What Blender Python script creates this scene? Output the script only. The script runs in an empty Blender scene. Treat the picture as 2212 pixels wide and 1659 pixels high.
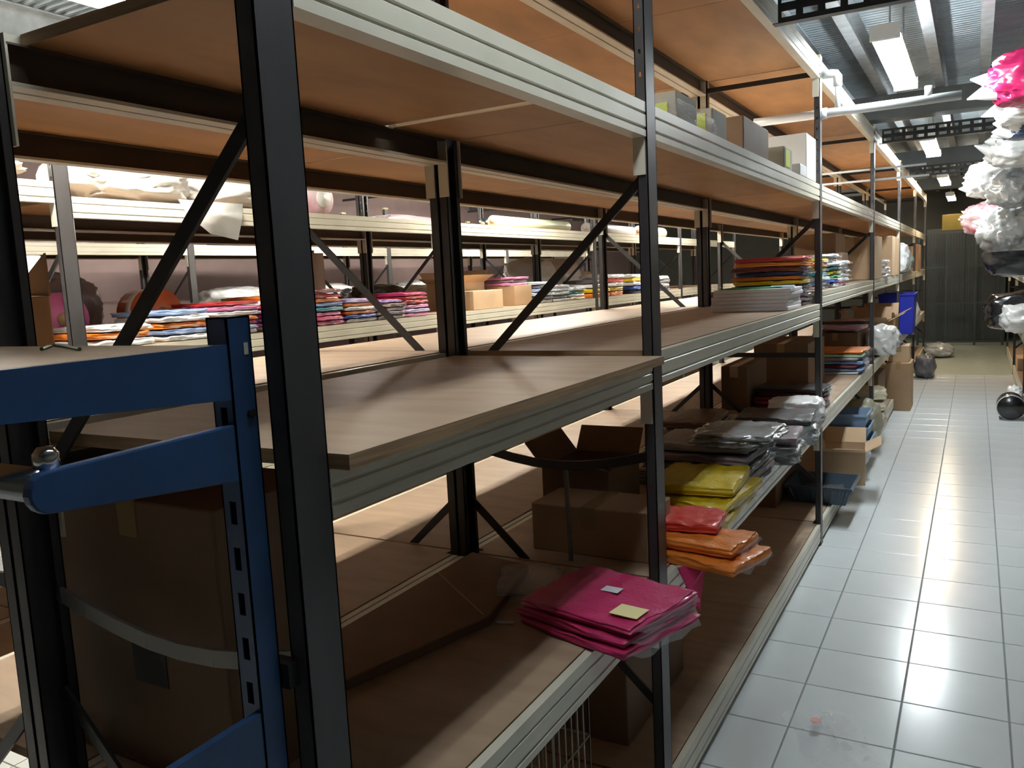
import bpy, bmesh, math, random
from mathutils import Vector, Matrix, noise

random.seed(7)
scn = bpy.context.scene
C = scn.collection

# ------------------------------------------------------------------ camera
W, H = 2212, 1659
F = 1770.0
CX, CY = W / 2, H / 2
CAM = Vector((0, 0, 1.42))
ay = Vector((2108 - CX, 558 - CY, F)).normalized()          # aisle direction in camera axes (x right, y down, z forward)
nd = Vector((1800 - CX, 15000 - CY, F)).normalized()        # straight down
nd = (nd - ay * nd.dot(ay)).normalized()
az = -nd
ax = ay.cross(az)
cam_right = Vector((ax[0], ay[0], az[0]))
cam_down = Vector((ax[1], ay[1], az[1]))
cam_fwd = Vector((ax[2], ay[2], az[2]))
cd = bpy.data.cameras.new('camera')
cam = bpy.data.objects.new('camera', cd)
C.objects.link(cam)
M = Matrix((cam_right, -cam_down, -cam_fwd)).transposed().to_4x4()
M.translation = CAM
cam.matrix_world = M
cd.sensor_width = 36.0
cd.lens = F / W * 36.0
cd.clip_start = 0.02
scn.camera = cam


def ray(px, py):
    d = (px - CX, py - CY, F)
    return Vector((ax[0]*d[0]+ax[1]*d[1]+ax[2]*d[2], ay[0]*d[0]+ay[1]*d[1]+ay[2]*d[2], az[0]*d[0]+az[1]*d[1]+az[2]*d[2]))


def atx(px, py, x):
    d = ray(px, py); return CAM + d * ((x - CAM.x) / d.x)


def aty(px, py, y):
    d = ray(px, py); return CAM + d * ((y - CAM.y) / d.y)


def atz(px, py, z):
    d = ray(px, py); return CAM + d * ((z - CAM.z) / d.z)


# ------------------------------------------------------------------ world, exposure
wd = bpy.data.worlds.new('world'); scn.world = wd
wd.use_nodes = True
wd.node_tree.nodes['Background'].inputs[0].default_value = (0.75, 0.85, 1.0, 1)
wd.node_tree.nodes['Background'].inputs[1].default_value = 0.02
scn.view_settings.view_transform = 'Standard'
scn.view_settings.look = 'None'
scn.view_settings.gamma = 1.0
scn.view_settings.use_curve_mapping = False
scn.view_settings.exposure = 0.0
LAMP = 170.0
LAMP_COL = (0.89, 0.97, 1.0)

# ------------------------------------------------------------------ materials
MATS = {}


def mat(name, col, rough=0.5, metal=0.0, var=0.12, scale=6.0, bump=0.0, bscale=40.0, coat=0.0, stretch=(1, 1, 1), spec=0.5, alpha=1.0, trans=0.0, emis=0.0, col2=None, ecol=None):
    if name in MATS:
        return MATS[name]
    m = bpy.data.materials.new(name); m.use_nodes = True
    nt = m.node_tree; b = nt.nodes['Principled BSDF']
    b.inputs['Roughness'].default_value = rough
    b.inputs['Metallic'].default_value = metal
    b.inputs['Specular IOR Level'].default_value = spec
    b.inputs['Coat Weight'].default_value = coat
    b.inputs['Coat Roughness'].default_value = 0.15
    b.inputs['Alpha'].default_value = alpha
    b.inputs['Transmission Weight'].default_value = trans
    if emis:
        b.inputs['Emission Color'].default_value = (*(ecol or LAMP_COL), 1)
        b.inputs['Emission Strength'].default_value = emis
    tc = nt.nodes.new('ShaderNodeTexCoord'); mp = nt.nodes.new('ShaderNodeMapping')
    mp.inputs['Scale'].default_value = stretch
    nt.links.new(tc.outputs['Object'], mp.inputs[0])
    n = nt.nodes.new('ShaderNodeTexNoise'); n.inputs['Scale'].default_value = scale; n.inputs['Detail'].default_value = 5
    nt.links.new(mp.outputs[0], n.inputs['Vector'])
    r = nt.nodes.new('ShaderNodeValToRGB')
    c2 = col2 or tuple(max(0, c * (1 - var)) for c in col)
    c1 = col if col2 else tuple(min(1, c * (1 + var)) for c in col)
    r.color_ramp.elements[0].position = 0.3; r.color_ramp.elements[1].position = 0.7
    r.color_ramp.elements[0].color = (*c2, 1); r.color_ramp.elements[1].color = (*c1, 1)
    nt.links.new(n.outputs['Fac'], r.inputs[0]); nt.links.new(r.outputs[0], b.inputs['Base Color'])
    if bump:
        n2 = nt.nodes.new('ShaderNodeTexNoise'); n2.inputs['Scale'].default_value = bscale
        nt.links.new(mp.outputs[0], n2.inputs['Vector'])
        bp = nt.nodes.new('ShaderNodeBump'); bp.inputs['Strength'].default_value = bump; bp.inputs['Distance'].default_value = 0.01
        nt.links.new(n2.outputs['Fac'], bp.inputs['Height']); nt.links.new(bp.outputs[0], b.inputs['Normal'])
    MATS[name] = m
    return m


POST = mat('charcoal_paint', (0.050, 0.048, 0.050), 0.38, 0.3, 0.25, 9, stretch=(1, 1, .25))
BRACE = mat('brace_paint', (0.035, 0.034, 0.034), 0.4, 0.3)
CREAM = mat('cream_paint', (0.66, 0.63, 0.52), 0.33, 0.0, 0.08, 5)
PLYT = mat('plywood_top', (0.37, 0.262, 0.178), 0.5, 0, 0.13, 4, stretch=(1.2, 5, 1))
PLYU = mat('plywood_underside_bounce', (0.42, 0.215, 0.085), 0.55, 0, 0.16, 3, stretch=(3, 1, 1))  # redder than the top: orange bounce light put into the colour
PLYE = mat('plywood_edge', (0.30, 0.19, 0.10), 0.7, 0, 0.35, 30, stretch=(.2, .2, 6))
CARD = mat('cardboard', (0.34, 0.215, 0.12), 0.75, 0, 0.1, 5)
CARDD = mat('brown_cardboard', (0.17, 0.098, 0.052), 0.75, 0, 0.12, 5)
CARDP = mat('pale_cardboard', (0.52, 0.36, 0.22), 0.75, 0, 0.08, 5)
CARDG = mat('grey_cardboard', (0.33, 0.30, 0.24), 0.75, 0, 0.08, 5)
WHITEB = mat('white_card', (0.82, 0.82, 0.80), 0.5, 0, 0.03)
BLUE = mat('blue_paint', (0.018, 0.06, 0.16), 0.38, 0.1, 0.15, 12)
CHROME = mat('chrome', (0.62, 0.62, 0.62), 0.16, 1.0, 0.05)
STEEL = mat('galvanised_steel', (0.50, 0.53, 0.55), 0.38, 0.85, 0.18, 14)
DECKM = mat('steel_deck', (0.36, 0.41, 0.44), 0.35, 0.75, 0.12, 6)
DARKST = mat('dark_girder', (0.09, 0.105, 0.11), 0.5, 0.3)
BLACK = mat('black_metal', (0.012, 0.012, 0.013), 0.45, 0.2)
PVC = mat('white_pvc', (0.78, 0.82, 0.83), 0.3, 0, 0.04)
TILE = mat('floor_tile', (0.70, 0.74, 0.75), 0.20, 0, 0.05, 2.5, spec=0.8)
GROUT = mat('grout', (0.24, 0.25, 0.25), 0.8)
WALLM = mat('mauve_wall', (0.23, 0.165, 0.16), 0.8, 0, 0.06)
WALLG = mat('grey_wall', (0.085, 0.085, 0.075), 0.8, 0, 0.06)
FARFL = mat('green_grey_floor', (0.34, 0.38, 0.33), 0.35, 0, 0.08)
NOTE = mat('yellow_note', (0.85, 0.78, 0.38), 0.6)
LIME = mat('lime_note', (0.52, 0.62, 0.04), 0.6)
PRINT = mat('white_label', (0.78, 0.80, 0.84), 0.5)
BAGW = mat('white_plastic', (0.80, 0.80, 0.78), 0.28, 0, 0.08, 9, 0.35, 18, coat=0.5)
BAGG = mat('grey_plastic', (0.38, 0.40, 0.41), 0.25, 0, 0.3, 9, 0.5, 22, coat=0.6)
BAGK = mat('black_plastic', (0.012, 0.012, 0.014), 0.25, 0, 0.2, 9, 0.4, 20, coat=0.5)
TUBE = mat('lit_tube', (0.9, 0.9, 0.9), 0.4, emis=LAMP)
TUBE_WEAK = mat('weak_lit_tube', (0.9, 0.9, 0.9), 0.4, emis=LAMP * .22)  # tubes at reduced output for the nearest fitting
TUBE_WARM = mat('warm_lit_tube', (0.9, 0.9, 0.9), 0.4, emis=LAMP * .95, ecol=(1.0, .80, .55))
TUBE_WARM2 = mat('weak_warm_tube', (0.9, 0.9, 0.9), 0.4, emis=LAMP * .3, ecol=(1.0, .80, .55))
TUBE_NEUT = mat('neutral_lit_tube', (0.9, 0.9, 0.9), 0.4, emis=LAMP * 1.5, ecol=(1.0, .93, .80))
TUBE_DIM = mat('dim_neutral_tube', (0.9, 0.9, 0.9), 0.4, emis=LAMP * 1.0, ecol=(1.0, .93, .82))
LAMPW = mat('lamp_white', (0.85, 0.87, 0.87), 0.35, 0, 0.02)
YELLOW = mat('yellow_board', (0.15, 0.11, 0.008), 0.5)
BASKET = mat('blue_grey_plastic', (0.045, 0.07, 0.10), 0.4)
LBASKET = mat('light_blue_plastic', (0.20, 0.29, 0.42), 0.4)
BINB = mat('royal_blue_plastic', (0.015, 0.025, 0.33), 0.4)
GATE = mat('gate_wire', (0.035, 0.05, 0.05), 0.45, 0.3)
WIRE = mat('bare_wire', (0.35, 0.33, 0.28), 0.4, 0.6)
CAPM = mat('yellow_cap', (0.62, 0.55, 0.28), 0.4)
GRIME = mat('grey_strut', (0.20, 0.195, 0.185), 0.5, 0.3)


def clear_mat(name, tint=(0.95, 0.96, 0.97), fac=0.22):
    m = bpy.data.materials.new(name); m.use_nodes = True
    nt = m.node_tree; nt.nodes.clear()
    o = nt.nodes.new('ShaderNodeOutputMaterial'); mx = nt.nodes.new('ShaderNodeMixShader')
    t = nt.nodes.new('ShaderNodeBsdfTransparent'); t.inputs[0].default_value = (*tint, 1)
    p = nt.nodes.new('ShaderNodeBsdfPrincipled'); p.inputs['Base Color'].default_value = (.86, .88, .90, 1); p.inputs['Roughness'].default_value = .12
    p.inputs['Specular IOR Level'].default_value = 1.0
    n = nt.nodes.new('ShaderNodeTexNoise'); n.inputs['Scale'].default_value = 14
    bp = nt.nodes.new('ShaderNodeBump'); bp.inputs['Strength'].default_value = .6; bp.inputs['Distance'].default_value = .02
    nt.links.new(n.outputs['Fac'], bp.inputs['Height']); nt.links.new(bp.outputs[0], p.inputs['Normal'])
    fr = nt.nodes.new('ShaderNodeMath'); fr.operation = 'MULTIPLY_ADD'
    nt.links.new(n.outputs['Fac'], fr.inputs[0]); fr.inputs[1].default_value = fac; fr.inputs[2].default_value = fac * .6
    nt.links.new(fr.outputs[0], mx.inputs[0])
    nt.links.new(t.outputs[0], mx.inputs[1]); nt.links.new(p.outputs[0], mx.inputs[2]); nt.links.new(mx.outputs[0], o.inputs[0])
    MATS[name] = m
    return m


CLEAR = clear_mat('clear_plastic', fac=0.15)
CLEAR2 = clear_mat('milky_plastic', (0.97, 0.97, 0.97), 0.6)

COL = {'red': (.42, .022, .022), 'orange': (.72, .20, .02), 'dark red': (.14, .012, .015), 'navy': (.018, .018, .07),
       'yellow': (.72, .52, .01), 'magenta': (.50, .022, .12), 'pink': (.68, .22, .42), 'white': (.78, .78, .80),
       'grey': (.30, .29, .30), 'mauve': (.26, .20, .22), 'purple': (.28, .13, .45), 'light blue': (.25, .36, .62),
       'teal': (.02, .22, .26), 'green': (.02, .30, .09), 'blue': (.02, .08, .42), 'maroon': (.09, .008, .02),
       'black': (.012, .012, .015), 'pale green': (.42, .58, .40), 'charcoal': (.06, .055, .055), 'brown': (.14, .075, .05),
       'pale grey': (.50, .54, .55), 'lilac': (.50, .42, .70), 'cream': (.65, .58, .42), 'scarlet': (.62, .035, .02)}


def cloth(c):
    return mat('packed_' + c.replace(' ', '_'), COL[c], 0.5, 0, 0.12, 7, 0.25, 26, coat=0.35)


# ------------------------------------------------------------------ mesh helpers
class MB:
    def __init__(s):
        s.v = []; s.f = []; s.m = []

    def add(s, vs, fs, mi=0):
        o = len(s.v); s.v += [tuple(v) for v in vs]
        for f in fs:
            s.f.append(tuple(i + o for i in f)); s.m.append(mi)
        return s

    def box(s, x0, x1, y0, y1, z0, z1, mi=0, mis=None):
        vs = [(x0, y0, z0), (x1, y0, z0), (x1, y1, z0), (x0, y1, z0), (x0, y0, z1), (x1, y0, z1), (x1, y1, z1), (x0, y1, z1)]
        fs = [(0, 3, 2, 1), (4, 5, 6, 7), (0, 1, 5, 4), (1, 2, 6, 5), (2, 3, 7, 6), (3, 0, 4, 7)]
        o = len(s.v); s.v += vs
        for k, f in enumerate(fs):
            s.f.append(tuple(i + o for i in f)); s.m.append(mis[k] if mis else mi)
        return s

    def prism(s, poly, a, b, axis='z', mi=0):
        """poly 2D (counter-clockwise) extruded along axis from a to b"""
        def P(u, v, w):
            return {'z': (u, v, w), 'y': (u, w, v), 'x': (w, u, v)}[axis]
        n = len(poly)
        vs = [P(u, v, a) for u, v in poly] + [P(u, v, b) for u, v in poly]
        fs = [tuple(range(n - 1, -1, -1)), tuple(range(n, 2 * n))] + [(i, (i + 1) % n, n + (i + 1) % n, n + i) for i in range(n)]
        return s.add(vs, fs, mi)

    def bar(s, p, q, w, t, up=(0, 0, 1), mi=0):
        p = Vector(p); q = Vector(q); d = (q - p).normalized()
        u = Vector(up); a = d.cross(u)
        if a.length < 1e-4: a = d.cross(Vector((1, 0, 0)))
        a.normalize(); b = a.cross(d).normalized()
        vs = [e + a * (sx * w / 2) + b * (sy * t / 2) for e in (p, q) for sx, sy in ((-1, -1), (1, -1), (1, 1), (-1, 1))]
        return s.add(vs, [(3, 2, 1, 0), (4, 5, 6, 7), (0, 1, 5, 4), (1, 2, 6, 5), (2, 3, 7, 6), (3, 0, 4, 7)], mi)

    def tube(s, pts, r, n=10, mi=0, cap=True):
        pts = [Vector(p) for p in pts]
        rings = []
        prev = None
        for i, p in enumerate(pts):
            d = (pts[min(i + 1, len(pts) - 1)] - pts[max(i - 1, 0)]).normalized()
            if prev is None:
                a = d.cross(Vector((0, 0, 1)))
                if a.length < 1e-3: a = d.cross(Vector((1, 0, 0)))
            else:
                a = prev - d * prev.dot(d)
            a.normalize(); prev = a; b = d.cross(a)
            rr = r[i] if isinstance(r, (list, tuple)) else r
            rings.append([p + a * math.cos(t) * rr + b * math.sin(t) * rr for t in (2 * math.pi * k / n for k in range(n))])
        vs = [v for g in rings for v in g]; fs = []
        for i in range(len(rings) - 1):
            for k in range(n):
                fs.append((i * n + k, i * n + (k + 1) % n, (i + 1) * n + (k + 1) % n, (i + 1) * n + k))
        if cap:
            fs.append(tuple(range(n - 1, -1, -1))); fs.append(tuple((len(rings) - 1) * n + k for k in range(n)))
        return s.add(vs, fs, mi)

    def mesh(s, name, mats, smooth=False):
        me = bpy.data.meshes.new(name)
        me.from_pydata(s.v, [], s.f)
        for m in (mats if isinstance(mats, (list, tuple)) else [mats]):
            me.materials.append(m)
        if any(s.m):
            me.polygons.foreach_set('material_index', s.m)
        if smooth:
            me.polygons.foreach_set('use_smooth', [True] * len(me.polygons))
        me.update()
        return me


def obj(name, me, parent=None, loc=(0, 0, 0), rz=0.0, scale=None):
    o = bpy.data.objects.new(name, me)
    C.objects.link(o)
    o.location = loc
    o.rotation_euler = (0, 0, rz)
    if scale: o.scale = scale
    if parent is not None:
        o.parent = parent
    return o


def tag(o, label=None, cat=None, group=None, kind=None):
    if label: o['label'] = label
    if cat: o['category'] = cat
    if group: o['group'] = group
    if kind: o['kind'] = kind
    return o


def thing(name, label, cat, loc=(0, 0, 0), rz=0.0, group=None):
    e = bpy.data.objects.new(name, None)
    e.empty_display_size = 0.1
    C.objects.link(e); e.location = loc; e.rotation_euler = (0, 0, rz)
    return tag(e, label, cat, group)


def bevel(o, w=0.004, seg=2):
    m = o.modifiers.new('bevel', 'BEVEL'); m.width = w; m.segments = seg; m.limit_method = 'ANGLE'
    return o


def solid(o, t=0.003):
    m = o.modifiers.new('solid', 'SOLIDIFY'); m.thickness = t; m.offset = -1
    return o


def shade(me):
    me.polygons.foreach_set('use_smooth', [True] * len(me.polygons)); me.update(); return me


def cubesphere(n):
    vs = {}; fs = []

    def key(p): return tuple(round(c, 5) for c in p)
    for a in range(3):
        for sg in (-1, 1):
            for i in range(n):
                for j in range(n):
                    q = []
                    for di, dj in ((0, 0), (1, 0), (1, 1), (0, 1)):
                        p = [0, 0, 0]; p[a] = sg; p[(a + 1) % 3] = -1 + 2 * (i + di) / n; p[(a + 2) % 3] = -1 + 2 * (j + dj) / n
                        k = key(p)
                        if k not in vs: vs[k] = len(vs)
                        q.append(vs[k])
                    fs.append(tuple(q if sg > 0 else q[::-1]))
    return [Vector(k) for k in vs], fs


CS = {n: cubesphere(n) for n in (6, 8, 12, 16)}


def blob(name, size, m, seed=0, ex=0.5, ez=0.6, amp=0.05, freq=3.0, n=8, crease=0.0, flat=True):
    """rounded lump of the given size resting on z = 0; ex, ez: 0 = boxy, 1 = round"""
    vs, fs = CS[n]
    out = []
    so = Vector((seed * 7.31, seed * 3.17, seed * 1.7))
    for p in vs:
        d = p.normalized()
        q = Vector((p.x * (1 - ex) + d.x * ex, p.y * (1 - ex) + d.y * ex, p.z * (1 - ez) + d.z * ez))
        k = noise.noise(q * freq + so) * amp
        if crease:
            k += -abs(noise.noise(q * freq * 2.3 + so)) * crease + abs(noise.noise(q * freq * 4.9 + so)) * crease * .5
        q = q * (1 + k)
        out.append(Vector((q.x * size[0] / 2, q.y * size[1] / 2, q.z * size[2] / 2)))
    zmin = min(v.z for v in out)
    if flat:
        zc = zmin + size[2] * .06
        out = [Vector((v.x, v.y, max(v.z, zc) - zc)) for v in out]
    else:
        out = [Vector((v.x, v.y, v.z - zmin)) for v in out]
    return MB().add(out, fs).mesh(name, m, True)


# ------------------------------------------------------------------ layout
XF = -0.665                       # aisle face of the first shelving row
YP = [0.69, 1.885, 4.315, 6.755, 9.195, 11.635, 14.075]
PW, PD = 0.060, 0.026             # post width along the aisle, depth
RD = 0.585                        # row depth
XA = XF; XAB = XF - RD
XB = XAB - 0.004; XBB = XB - RD   # second row stands back to back
XC = -2.93; XCB = XC - RD
XD = XCB - 0.004; XDB = XD - RD
XE = -5.20; XEB = XE - RD
XR = 0.415; XRB = XR + RD

# ------------------------------------------------------------------ setting: floor
TS = 0.3
fl = obj('floor', MB().box(-7.0, 1.7, -2.6, 11.486, -0.06, -0.004).mesh('floor', GROUT)); tag(fl, kind='structure')
tm = MB().prism([(0.0025, 0.0025), (TS - .0025, 0.0025), (TS - .0025, TS - .0025), (0.0025, TS - .0025)], -0.006, -0.0015)
tv = [(.0025, .0025), (TS - .0025, .0025), (TS - .0025, TS - .0025), (.0025, TS - .0025)]
tm = MB()
tm.add([(x, y, -.005) for x, y in tv] + [(x, y, -.001) for x, y in tv] + [(x + (.0015 if x < .1 else -.0015), y + (.0015 if y < .1 else -.0015), 0) for x, y in tv],
       [(0, 1, 5, 4), (1, 2, 6, 5), (2, 3, 7, 6), (3, 0, 4, 7), (4, 5, 9, 8), (5, 6, 10, 9), (6, 7, 11, 10), (7, 4, 8, 11), (8, 9, 10, 11)])
tme = tm.mesh('tile', TILE)
X0 = -0.183 - 2 * TS
for i in range(-0, 5):
    for k in range(-2, 30):
        obj('tile', tme, fl, (X0 + i * TS, 2.486 + k * TS, 0))
rest = MB()                        # everything past the 160 tiles in view: the same tiles joined
bv, bf = tm.v, tm.f
for i in range(-21, 9):
    for k in range(-16, 30):
        if 0 <= i < 5 and k >= -2: continue
        rest.add([(x + X0 + i * TS, y + 2.486 + k * TS, z) for x, y, z in bv], bf)
tag(obj('tile_field', rest.mesh('tile_field', TILE), fl), kind='stuff')
fl2 = obj('floor_far', MB().box(-7.0, 1.7, 11.486, 17.6, -0.06, -0.001).mesh('floor_far', FARFL)); tag(fl2, kind='structure')

# ceiling: corrugated deck with joists and girders
ZD = 2.80
dk = MB(); prof = []
y = -2.6
while y < 17.6:
    prof += [(y, ZD), (y + .018, ZD), (y + .026, ZD + .02), (y + .042, ZD + .02)]; y += .05
vs = []; fs = []
for k, (yy, zz) in enumerate(prof):
    vs += [(-7.0, yy, zz), (1.7, yy, zz)]
    if k: fs.append((2 * k - 2, 2 * k - 1, 2 * k + 1, 2 * k))
dk.add(vs, fs)
ce = obj('ceiling', dk.mesh('ceiling', DECKM)); tag(ce, kind='structure')
for x in (-6.2, -5.0, -4.75, -4.4, -3.9, -3.1, -2.75, -2.4, -2.05, -1.5, -0.94, -0.62, -0.245, 0.03, 0.40, 0.8, 1.2):
    jp = [(-.03, -.15), (.03, -.15), (.03, -.143), (-.022, -.143), (-.022, -.007), (.03, -.007), (.03, 0), (-.03, 0)]
    o = obj('joist', MB().prism(jp, -2.55, 17.5, 'y').mesh('joist', STEEL), ce, (x, 0, ZD - .001))
for y in (-0.4, 3.15, 6.95, 10.6, 14.2):
    o = obj('girder', MB().box(-6.95, 1.65, -.10, .10, -.32, -.152).mesh('girder', DARKST), ce, (0, y, ZD))

tag(obj('wall_left', MB().box(-7.1, -6.55, -2.6, 17.6, -.06, 3.0).mesh('wall_left', WALLM)), kind='structure')
tag(obj('wall_right', MB().box(1.6, 1.75, -2.6, 17.6, -.06, 3.0).mesh('wall_right', WALLG)), kind='structure')
tag(obj('wall_back', MB().box(-7.1, 1.75, 17.0, 17.65, -.06, 3.0).mesh('wall_back', WALLG)), kind='structure')
tag(obj('wall_front', MB().box(-7.1, 1.75, -2.75, -2.6, -.06, 3.0).mesh('wall_front', WALLG)), kind='structure')


# ------------------------------------------------------------------ lamps
def lamp(x, y, label, tube=None, ln=1.28, z=2.42):
    t = thing('ceiling_light', label, 'light', (x, y, z), 0, 'fluorescent fittings under the steel ceiling')
    hp = [(-.058, .018), (-.03, .05), (.03, .05), (.058, .018)]
    obj('batten', MB().prism(hp[::-1], -ln / 2, ln / 2, 'y').mesh('batten', LAMPW), t)
    for e in (-1, 1):
        y0, y1 = sorted((e * (ln / 2 - .022), e * (ln / 2 + .004)))
        obj('lamp_holder', MB().box(-.062, .062, y0, y1, -.018, .045).mesh('lamp_holder', LAMPW), t)
    for s in (-.044, .044):
        obj('tube', MB().tube([(s, -ln / 2 + .022, .0), (s, ln / 2 - .022, .0)], .0155, 10).mesh('tube', tube or TUBE, False), t)
    for s in (-.4, .4):
        obj('hanger_rod', MB().tube([(0, s, .05), (0, s, ZD - z)], .005, 6).mesh('hanger_rod', STEEL), t)
    return t


for k, y in enumerate((1.15, 4.78, 8.40, 12.0, 15.4)):
    lamp(-0.37, y, ['twin fluorescent fitting over the aisle beside the shelving row end',
                    'twin fluorescent fitting above the white pipe crossing the aisle', 'twin fluorescent fitting between the two perforated black ties farther down',
                    'twin fluorescent fitting just past the third black perforated tie', 'twin fluorescent fitting over the dark wire gate'][k], [TUBE_WEAK, TUBE, TUBE, TUBE_WARM, TUBE_WARM2][k])
for k, y in enumerate((1.70, 5.05, 8.6, 12.2)):
    lamp(-2.56, y, 'twin fluorescent fitting over the second aisle, ' + ['opposite the white bag bundles', 'opposite the small cartons', 'opposite the yellow and white packs', 'at its far end'][k], TUBE_NEUT)
for k, y in enumerate((1.5, 5.0, 8.6)):
    lamp(-4.66, y, 'twin fluorescent fitting over the third aisle, ' + ['before the purple bag', 'behind the tall cream roll', 'near the far end'][k], TUBE_DIM)


# ------------------------------------------------------------------ shelving rows
def plate_holes(w, z0, z1, pitch, hw, hh, first=0.0):
    """flat plate in local (u, z) with a column of slots, drawn without the slot faces"""
    us = [-w / 2, -hw / 2, hw / 2, w / 2]
    zs = [z0]; z = z0 + pitch / 2
    while z < first: z += pitch
    while z + hh / 2 < z1:
        zs += [z - hh / 2, z + hh / 2]; z += pitch
    zs.append(z1)
    vs = [(u, zz) for zz in zs for u in us]; fs = []
    for r in range(len(zs) - 1):
        for c in range(3):
            if c == 1 and r % 2 == 1: continue
            fs.append((r * 4 + c, r * 4 + c + 1, r * 4 + 4 + c + 1, r * 4 + 4 + c))
    return vs, fs


def post_mesh(h, m):
    """open channel: the web faces +x (aisle), flanges face -y and +y with slots"""
    b = MB()
    b.add([(0, -PW / 2, 0), (0, PW / 2, 0), (0, PW / 2, h), (0, -PW / 2, h)], [(0, 1, 2, 3)])
    for s in (-1, 1):
        v, f = plate_holes(PD, 0, h, .05, .006, .011, 1.84)
        vv = [(-PD / 2 + u, s * PW / 2, z) for u, z in v]
        b.add(vv, f if s < 0 else [q[::-1] for q in f])
        lip = [(-PD, s * PW / 2, 0), (-PD, s * (PW / 2 - .014), 0), (-PD, s * (PW / 2 - .014), h), (-PD, s * PW / 2, h)]
        b.add(lip, [(0, 1, 2, 3)] if s > 0 else [(3, 2, 1, 0)])
    return b.mesh('post', m)


POSTM = {}


INSIDE = mat('beam_inside_shade', (0.085, 0.058, 0.036), 0.6)  # dark brown is the channel's inner shade, put into the colour


def beam_mesh(L, h):
    """open folded channel (x outward, z): grooved cream face, inside browned by shade put into its colour"""
    g = h * .62
    out = [(-.034, .006), (-.034, 0), (0, 0), (0, .014), (-.003, .016), (-.003, .020), (.0, .022), (.0, g), (-.0025, g + .002), (-.0025, g + .005), (0, g + .007), (0, h), (-.018, h), (-.018, h - .016), (-.034, h - .016)]
    inn = [(-.034, h - .019), (-.016, h - .019), (-.006, h - .005), (-.006, .003), (-.031, .003), (-.031, .006)]
    p = out + inn
    b = MB(); b.prism(p, 0, L, 'y')
    n0 = len(out)
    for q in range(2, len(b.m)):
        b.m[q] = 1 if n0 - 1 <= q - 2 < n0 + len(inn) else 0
    return b


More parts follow.
